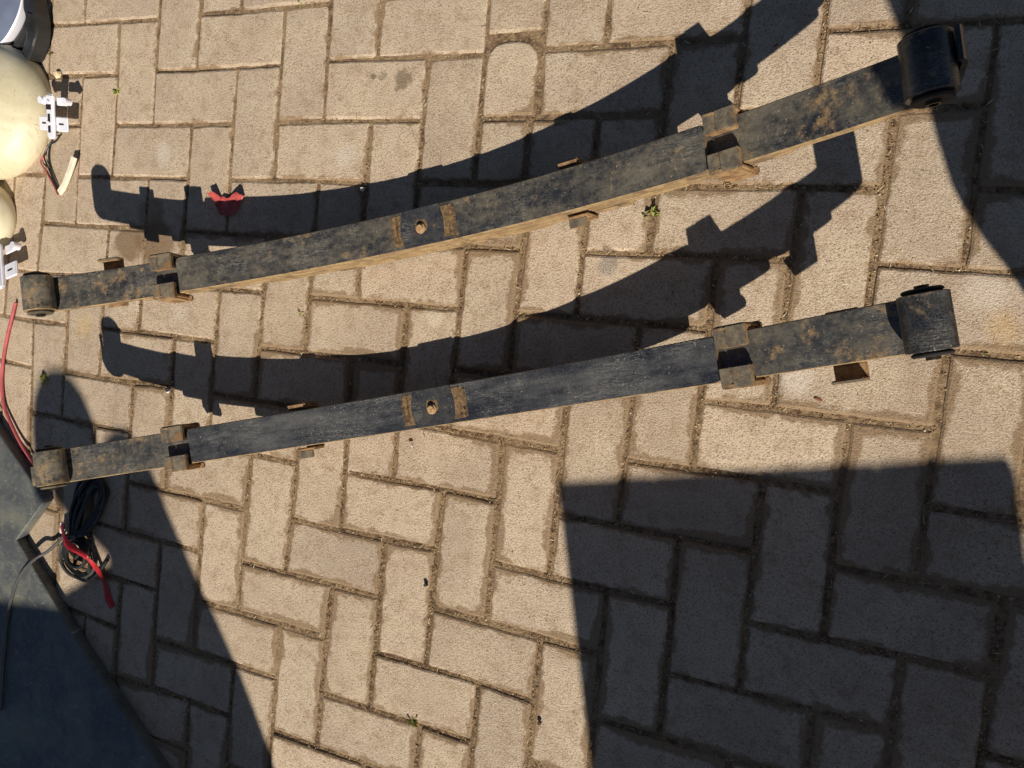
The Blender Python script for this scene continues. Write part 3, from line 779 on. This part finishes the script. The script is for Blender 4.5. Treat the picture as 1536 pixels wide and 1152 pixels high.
# concealed hinges
M['slot'] = simple('dark_slot', lin(30, 26, 30), .7)
def hinge(pos, rz, tilt, label, scale=1.0):
    root = empty('cabinet_hinge', w3(*pos), rz); root.rotation_euler = (tilt, 0, rz); root.scale = (scale,) * 3
    tag(root, label, 'hinge', 'chrome hinges by the beige shells')
    b = lambda a, c_, d: w3(a, c_, d)
    mb = MB(); mb.bevbox(b, -.10, .10, -.50, .36, .05, .14, .03); arm = mb.build('arm', M['chrome'], root)
    mb = MB(); mb.bevbox(b, -.035, .035, -.38, -.02, .142, .15, .003); mb.bevbox(b, -.07, .07, .06, .16, .142, .152, .003); mb.build('slot', M['slot'], arm)
    mb = MB(); mb.tube([b(0, -.2, .14), b(0, -.2, .18)], .045 * U, 12); mb.build('screw', M['chrome'], arm)
    mb = MB(); mb.tube([b(0, .2, .13), b(0, .2, .165)], .04 * U, 12); mb.build('screw', M['chrome'], arm)
    for sd in (-1, 1):
        mb = MB(); x0_, x1_ = sorted((sd * .09, sd * .42))
        mb.bevbox(b, x0_, x1_, -.34, -.06, .02, .065, .03); wg = mb.build('wing', M['chrome'], root)
        mb = MB(); xa, xb = sorted((sd * .18, sd * .32)); mb.bevbox(b, xa, xb, -.215, -.18, .063, .069, .003); mb.build('slot', M['slot'], wg)
        mb = MB(); xa, xb = sorted((sd * .07, sd * .36))
        mb.bevbox(b, xa, xb, .16, .32, -.02, .02, .012); mb.tube([b(sd * .36, .24, -.06), b(sd * .36, .24, .07)], .07 * U, 14); mb.build('fixing_ear', M['chrome'], root, smooth=True)
    return root
hinge((-1.30, -1.86, .34), math.radians(-4), math.radians(9), 'chrome hinge with slotted wings leaning beside the large beige dome')
hinge((-2.76, -4.95, .26), math.radians(20), math.radians(-6), 'chrome hinge half cut off by the edge, in front of the smaller dome', 1.15)
# thin wires and pale connector strip
wr = empty('wire_pair', w3(-1.7, -2.8, 0)); tag(wr, 'thin red and black wires ending in a pale connector strip below the hinge', 'wire'); O = Vector(wr.location)
cpart('black_wire', [w3(-1.35, -2.25, .2), w3(-1.62, -2.25, .12), w3(-1.72, -2.30, .07), w3(-1.89, -2.47, .06), w3(-1.97, -2.65, .06), w3(-1.83, -2.88, .05), w3(-1.65, -3.15, .04), w3(-1.50, -3.37, .04), w3(-1.42, -3.30, .06)], .017, M['cable'], wr)
cpart('black_wire', [w3(-1.50, -2.2, .06), w3(-1.66, -2.34, .05), w3(-1.80, -2.40, .05), w3(-1.84, -2.62, .05), w3(-1.78, -2.86, .05), w3(-1.62, -3.12, .05), w3(-1.48, -3.33, .04)], .017, M['cable'], wr)
cpart('red_wire', [w3(-1.96, -2.62, .05), w3(-2.10, -2.74, .04), w3(-1.90, -2.97, .035), w3(-1.69, -3.20, .035), w3(-1.51, -3.42, .03), w3(-1.40, -3.33, .05)], .016, M['redwire'], wr)
M['cream'] = simple('cream_strip', lin(232, 222, 196), .55, 0, .4, .06)
pts = spline([w3(-1.44, -3.38, .06), w3(-1.28, -3.22, .08), w3(-1.13, -2.98, .1), w3(-1.03, -2.81, .12), w3(-.97, -2.67, .13)], 6); V = []; F = []
for i, q in enumerate(pts):
    d = (pts[min(i + 1, len(pts) - 1)] - pts[max(i - 1, 0)]).normalized(); s_ = Vector((-d.y, d.x, 0)).normalized()
    for (a_, z_) in ((-1, -.3), (1, -.3), (1, .25), (.7, .4), (-.7, .4), (-1, .25)): V.append(q + s_ * .07 * U * a_ + Vector((0, 0, z_ * .07 * U)) - O)
for i in range(len(pts) - 1):
    for k in range(6): F.append((i * 6 + k, i * 6 + (k + 1) % 6, i * 6 + 6 + (k + 1) % 6, i * 6 + 6 + k))
F += [tuple(range(6)), tuple((len(pts) - 1) * 6 + k for k in range(6))]
mb = MB(); mb.add(V, F); mb.build('connector_strip', M['cream'], wr)

# ------------------------------------------------------------------ small scraps
M['scrap'] = simple('red_scrap', lin(176, 78, 74), .5, 0, .4, .15, 50, .3)
def sheetmesh(name, grid, th_, mat, label, cat):
    rows = len(grid); cols = len(grid[0]); V = [q for r_ in grid for q in r_]; n0 = len(V)
    V = V + [q - Vector((0, 0, th_ * U)) for q in V]; F = []
    for i in range(rows - 1):
        for j in range(cols - 1):
            a, b, c_, d = i * cols + j, i * cols + j + 1, (i + 1) * cols + j + 1, (i + 1) * cols + j
            F += [(a, b, c_, d), (n0 + d, n0 + c_, n0 + b, n0 + a)]
    rim = [j for j in range(cols)] + [i * cols + cols - 1 for i in range(1, rows)] + [(rows - 1) * cols + j for j in range(cols - 2, -1, -1)] + [i * cols for i in range(rows - 2, 0, -1)]
    for k in range(len(rim)):
        a, b = rim[k], rim[(k + 1) % len(rim)]; F.append((a, b, n0 + b, n0 + a))
    mb = MB(); mb.add(V, F); o = mb.build(name, mat, smooth=True, origin=V[0].copy()); return tag(o, label, cat)
gr = []
for i in range(7):
    v = i / 6; row = []
    for j in range(11):
        u = j / 10
        x = 2.68 + .76 * u
        lip = .36 * math.sin(math.pi * min(1, max(0, u * 1.02))) ** .7
        y = -3.34 + .05 * math.sin(u * 9) * (1 - v) - lip * v
        z = .03 + .11 * (1 - v) ** 1.5 * (0.35 + .65 * abs(math.sin(u * 3.1 + .9))) + .05 * math.cos(u * 7) * (1 - v)
        if abs(u - .3) < .06: z -= .06 * (1 - v); y -= .05
        z += .05 * noise.noise((u * 5, v * 4, 2.1)) + (.04 * (1 - v) if .12 < u < .26 else 0); y += .03 * noise.noise((u * 6, v * 5, 8.1))
        row.append(w3(x, y, max(.02, z)))
    gr.append(row)
sheetmesh('red_scrap', gr, .012, M['scrap'], 'curled red plastic scrap lying on the spring shadow', 'scrap')
M['chip'] = simple('pale_chip', lin(226, 224, 220), .6)
M['darkchip'] = simple('dark_chip', lin(52, 40, 32), .8)
M['leafbrown'] = simple('brown_leaf', lin(120, 76, 52), .7)
def chip(x, y, sx, sy, sz, ang, mat, name, label, cat):
    ca, sa = math.cos(ang), math.sin(ang); mb = MB(); rr = random.Random(int(x * 100))
    pts = [(math.cos(a) * sx * rr.uniform(.7, 1.1), math.sin(a) * sy * rr.uniform(.7, 1.1)) for a in [2 * math.pi * k / 8 for k in range(8)]]
    V = [w3(x + a * ca - b * sa, y + a * sa + b * ca, .01 + rr.uniform(0, .3) * sz) for a, b in pts] + [w3(x + (a * ca - b * sa) * .7, y + (a * sa + b * ca) * .7, .01 + sz * rr.uniform(.8, 1.1)) for a, b in pts]
    F = [tuple(range(8))[::-1], tuple(range(8, 16))] + [(k, (k + 1) % 8, 8 + (k + 1) % 8, 8 + k) for k in range(8)]
    mb.add(V, F); tag(mb.build(name, mat, origin=w3(x, y, 0)), label, cat)
chip(6.0, -3.16, .045, .04, .05, .6, M['chip'], 'paper_chip', 'tiny pale chip lying at the edge of the upper shadow', 'chip')
chip(7.37, -7.27, .05, .013, .03, .15, M['darkchip'], 'dark_chip', 'small dark splinter lying just below the cleaner spring centre', 'chip')
chip(7.40, -7.36, .012, .035, .02, .3, M['chip'], 'paper_chip', 'tiny white fleck beside the dark splinter', 'chip')
chip(7.90, -9.60, .05, .04, .05, .2, M['darkchip'], 'pebble', 'dark pebble in the joint between sunlit pavers', 'pebble')
chip(10.12, -11.32, .05, .035, .04, .9, M['darkchip'], 'pebble', 'dark pebble beside the straight shadow edge', 'pebble')
chip(13.54, -5.79, .07, .025, .02, -.3, M['leafbrown'], 'dry_leaf', 'small dry brown leaf below the glossy black eye', 'leaf')
chip(12.46, -1.11, .05, .015, .02, .5, M['leafbrown'], 'dry_leaf', 'thin dry leaf on the sunlit strip between the shadows', 'leaf')
chip(1.88, -7.11, .06, .05, .04, .2, M['chip'], 'mortar_chip', 'pale mortar chip beneath the lower spring shadow', 'chip')
chip(-1.72, -.98, .10, .085, .08, .2, simple('pale_stone', lin(206, 190, 150), .8), 'pebble', 'pale round pebble beside the large beige dome', 'pebble')
# weeds in the joints
M['weed'] = simple('weed_green', lin(150, 152, 84), .6, 0, .3, .25, 200)
def weed(x, y, r, n, sd, label):
    rr = random.Random(sd); mb = MB()
    for k in range(n):
        a = rr.uniform(0, 6.28); L = .68 * r * rr.uniform(.4, 1.1); wd = L * rr.uniform(.08, .17); up = rr.uniform(.25, .9)
        d = Vector((math.cos(a), math.sin(a), 0)); s_ = Vector((-d.y, d.x, 0)); o_ = Vector((rr.uniform(-.3, .3) * r, rr.uniform(-.3, .3) * r, 0))
        b0 = Vector((x, y, -.02)) + o_; m_ = b0 + d * L * .55 + Vector((0, 0, L * up)); e_ = b0 + d * L + Vector((0, 0, L * up * .7))
        pts = [b0, m_ + s_ * wd, e_, m_ - s_ * wd]
        V = [w3(*q) for q in pts] + [w3(*(q - Vector((0, 0, .008)))) for q in pts]
        mb.add(V, [(0, 1, 2), (0, 2, 3), (5, 4, 6), (6, 4, 7), (0, 4, 5, 1), (1, 5, 6, 2), (2, 6, 7, 3), (3, 7, 4, 0)])
    tag(mb.build('weed', M['weed'], origin=w3(x, y, 0)), label, 'weed', 'weeds in the paver joints')
weed(-.01, -1.35, .16, 16, 1, 'small green weed in the joint right of the large beige dome')
weed(-2.02, -.52, .13, 7, 2, 'sparse weed sprig beside the black lamp housing')
weed(-1.65, -7.25, .22, 18, 3, 'weed with feathery leaves beside the red wire')
weed(7.89, -11.97, .17, 18, 4, 'weed in the sunlit joint near the bottom edge')
weed(10.99, -3.40, .20, 10, 5, 'dark-leaved weed between the spring and its clip shadow')
weed(4.92, -5.35, .12, 6, 6, 'yellowish sprig in the joint between the two spring shadows')
weed(8.67, -10.99, .07, 5, 7, 'tiny weed at a joint right of the bottom weed')
weed(9.68, -.30, .13, 5, 8, 'thin weed at the top edge above the cut paver')
weed(4.38, .05, .10, 6, 9, 'tiny weed at the top edge left of the tall paver')
weed(15.40, -4.97, .08, 5, 10, 'tiny yellow weed beside the glossy black eye')

# ------------------------------------------------------------------ out-of-view shadow casters: the table, pole and boxes are added
M['timber'] = simple('bench_timber', lin(132, 104, 74), .7, 0, .3, .2, 20)
caster = empty('shadow_table', w3(18, -21, 0)); tag(caster, 'plain timber table added off the lower right corner to cast shade', 'table'); OB = Vector(caster.location)  # added table, its top sized to cast the corner shadow
e1 = Vector((.975, .222)); e2 = Vector((.230, -.973)); c0 = Vector((15.05, -17.02))
fb = lambda a, b, z: w3(c0.x + e1.x * a + e2.x * b, c0.y + e1.y * a + e2.y * b, z) - OB
for k in range(4):
    mb = MB(); mb.bevbox(fb, k * 1.4825 + (0.006 if k else 0), (k + 1) * 1.4825, 0, 12, 8.72, 9.0, .03); mb.build('plank', M['timber'], caster)
for (a, b) in ((.5, .5), (5.4, .5), (.5, 11.5), (5.4, 11.5)):
    mb = MB(); mb.bevbox(fb, a - .3, a + .3, b - .3, b + .3, 0, 8.715, .03); mb.build('leg', M['timber'], caster)
mb = MB(); mb.bevbox(fb, .25, .45, .9, 11.1, 7.8, 8.7, .02); mb.build('apron', M['timber'], caster)
mb = MB(); mb.bevbox(fb, 5.45, 5.65, .9, 11.1, 7.8, 8.7, .02); mb.build('apron', M['timber'], caster)

M['gum'] = simple('pole_wood', lin(124, 100, 78), .85, 0, .2, .25, 16, .5)
mb = MB(); V = []
prof = [(0, 1.15), (2, 1.1), (4, 1.04), (4.9, 1.02), (5.4, 1.10), (5.8, 1.20), (6.2, 1.26), (6.7, 1.20), (7.1, 1.10), (8.4, 1.07), (11, 1.04), (15, 1.0), (20, .96), (24, .93)]
nk = 28
for (z, r_) in prof:
    for k in range(nk):
        a = 2 * math.pi * k / nk; rr_ = r_ * (1 + .015 * noise.noise((math.cos(a) * 2, math.sin(a) * 2, z * .3)))
        V.append(w3(rr_ * math.cos(a), rr_ * math.sin(a), z))
F = [(i * nk + k, i * nk + (k + 1) % nk, i * nk + nk + (k + 1) % nk, i * nk + nk + k) for i in range(len(prof) - 1) for k in range(nk)]
F += [tuple(range(nk))[::-1], tuple((len(prof) - 1) * nk + k for k in range(nk))]
mb.add(V, F); po = mb.build('shadow_pole', M['gum'], smooth=True); po.location = w3(19.40, -8.97, 0)  # added pole, radii shaped to cast the wavy shadow edge of someone standing
MB_ = MB(); fpb = lambda a, b, z: Vector(((.88283 * a - .46968 * b) * U, (.46968 * a + .88283 * b) * U, z * U))
MB_.bevbox(fpb, -1.80, 1.2, .05, 1.3, 8.6, 13.0, .08); MB_.build('shadow_side_box', simple('box_paint', lin(120, 124, 122), .5), po)  # box added only to widen the shadow over the spring eye
tag(po, 'round timber pole added off the right edge, knots shaped for its shadow', 'pole')

# a bystander off the lower edge: head bent forward, forearms held out
t = NT('bystander_clothes'); p = t.oco()
sx = t.n.new('ShaderNodeSeparateXYZ'); t.l.new(p, sx.inputs[0])
c = t.mix(t.ramp(sx.outputs[2], .93, .94), lin(52, 56, 72), lin(120, 110, 100))
c = t.mix(t.ramp(sx.outputs[2], 1.47, 1.475), c, lin(150, 108, 84)); M['person'] = t.out(c, .8, t.bump(t.noise(p, 60, 4), .3, .004), spec=.2)
nA = Vector((.88283, .46968)); sH = Vector((-.46968, .88283))
per = empty('person', w3(8.25, -25.5, 0)); tag(per, 'person in a grey top and dark trousers standing off the lower edge, head bent', 'person')
def pv(a, b, z): return Vector(((nA.x * a + sH.x * b) * U, (nA.y * a + sH.y * b) * U, z * U))
J = {'pelvis': (pv(2.0, 0, 9.4), 1.05, .95), 'waist': (pv(1.85, 0, 10.8), .9, .95), 'chest': (pv(1.3, 0, 12.9), 1.0, 1.25), 'up': (pv(1.15, 0, 14.0), .85, 1.1), 'neck': (pv(.55, 0, 14.75), .52, .52), 'skull': (pv(-.1, 0, 15.6), .8, .7), 'crown': (pv(-.35, 0, 16.3), .85, .75), 'top': (pv(-.45, 0, 16.75), .5, .45), 'jaw': (pv(-.85, 0, 15.7), .42, .42), 'nose': (pv(-1.15, 0, 16.1), .17, .15)}
E = [('pelvis', 'waist'), ('waist', 'chest'), ('chest', 'up'), ('up', 'neck'), ('neck', 'skull'), ('skull', 'crown'), ('crown', 'top'), ('skull', 'jaw'), ('crown', 'nose')]
for n_, sd in (('l', -1), ('r', 1)):
    J['sh' + n_] = (pv(1.35, sd * 1.6, 14.1), .62, .62); J['el' + n_] = (pv(.9, sd * 2.0, 11.7), .45, .45); J['wr' + n_] = (pv(-1.2, sd * 1.2, 12.3), .32, .3); J['ha' + n_] = (pv(-1.9, sd * 1.0, 12.5), .36, .25)
    E += [('up', 'sh' + n_), ('sh' + n_, 'el' + n_), ('el' + n_, 'wr' + n_), ('wr' + n_, 'ha' + n_)]
    prev = 'ha' + n_
    for k in range(5):
        dv = (k - 1.5) * .17; base_ = J['ha' + n_][0]
        if k == 4: q1, q2 = pv(-2.1, sd * .55, 12.65), pv(-2.4, sd * .4, 12.6)
        else: q1, q2 = pv(-2.55, sd * 1.0 + dv, 12.55), pv(-3.0 + .08 * abs(k - 1), sd * .95 + dv, 12.35)
        J['f%s%d' % (n_, k)] = (q1, .09, .09); J['g%s%d' % (n_, k)] = (q2, .08, .08)
        E += [(prev, 'f%s%d' % (n_, k)), ('f%s%d' % (n_, k), 'g%s%d' % (n_, k))]
    J['hip' + n_] = (pv(2.05, sd * .95, 8.7), .85, .85); J['kn' + n_] = (pv(1.75 + sd * .1, sd * 1.1, 4.9), .58, .58); J['an' + n_] = (pv(1.9 + sd * .15, sd * 1.15, .9), .42, .42); J['hl' + n_] = (pv(2.1, sd * 1.15, .4), .38, .36); J['toe' + n_] = (pv(.2, sd * 1.35, .32), .36, .3)
    E += [('pelvis', 'hip' + n_), ('hip' + n_, 'kn' + n_), ('kn' + n_, 'an' + n_), ('an' + n_, 'hl' + n_), ('an' + n_, 'toe' + n_)]
ks = list(J); me = bpy.data.meshes.new('body'); me.from_pydata([J[k][0] for k in ks], [(ks.index(a_), ks.index(b_)) for a_, b_ in E], [])
bo = bpy.data.objects.new('body', me); COL.objects.link(bo); bo.parent = per; me.materials.append(M['person'])
bo.modifiers.new('skin', 'SKIN'); sb = bo.modifiers.new('sub', 'SUBSURF'); sb.levels = sb.render_levels = 2
for i, k in enumerate(ks):
    sv = me.skin_vertices[0].data[i]; sv.radius = (J[k][1] * U, J[k][2] * U); sv.use_root = (k == 'pelvis')
mb = MB(); V = []; F = []; hc = pv(-.15, 0, 16.05)
mb.lathe([(1.02 * math.cos(a), 1.12 * math.sin(a)) for a in [math.radians(-12 + 102 * k / 8) for k in range(9)]], lambda x, y, h: hc + pv(x * .95 + h * .12, y * .9, h), 24)
mb.build('hair', simple('dark_hair', lin(34, 27, 24), .7), per, smooth=True)

# added carton in front of the bystander, shaped to shade the panel
M['card'] = simple('cardboard', lin(158, 124, 86), .85, 0, .2, .1, 12)
cb = empty('shadow_carton', w3(8.25, -25.5, 0)); tag(cb, 'brown cardboard carton added off the lower edge to widen the cast shadow', 'box')
fc = lambda a, b, z: pv(a, b, z - .30 * a)
mb = MB(); mb.bevbox(fc, -6.6, 1.3, -1.05, 1.05, 7.6, 12.30, .05); mb.build('carton', M['card'], cb)
mb = MB(); mb.bevbox(fc, -6.6, 1.3, .02, 1.1, 12.31, 12.36, .01); mb.build('flap', M['card'], cb)
mb = MB(); mb.bevbox(fc, -6.6, 1.3, -1.1, -.02, 12.31, 12.36, .01); mb.build('flap', M['card'], cb)
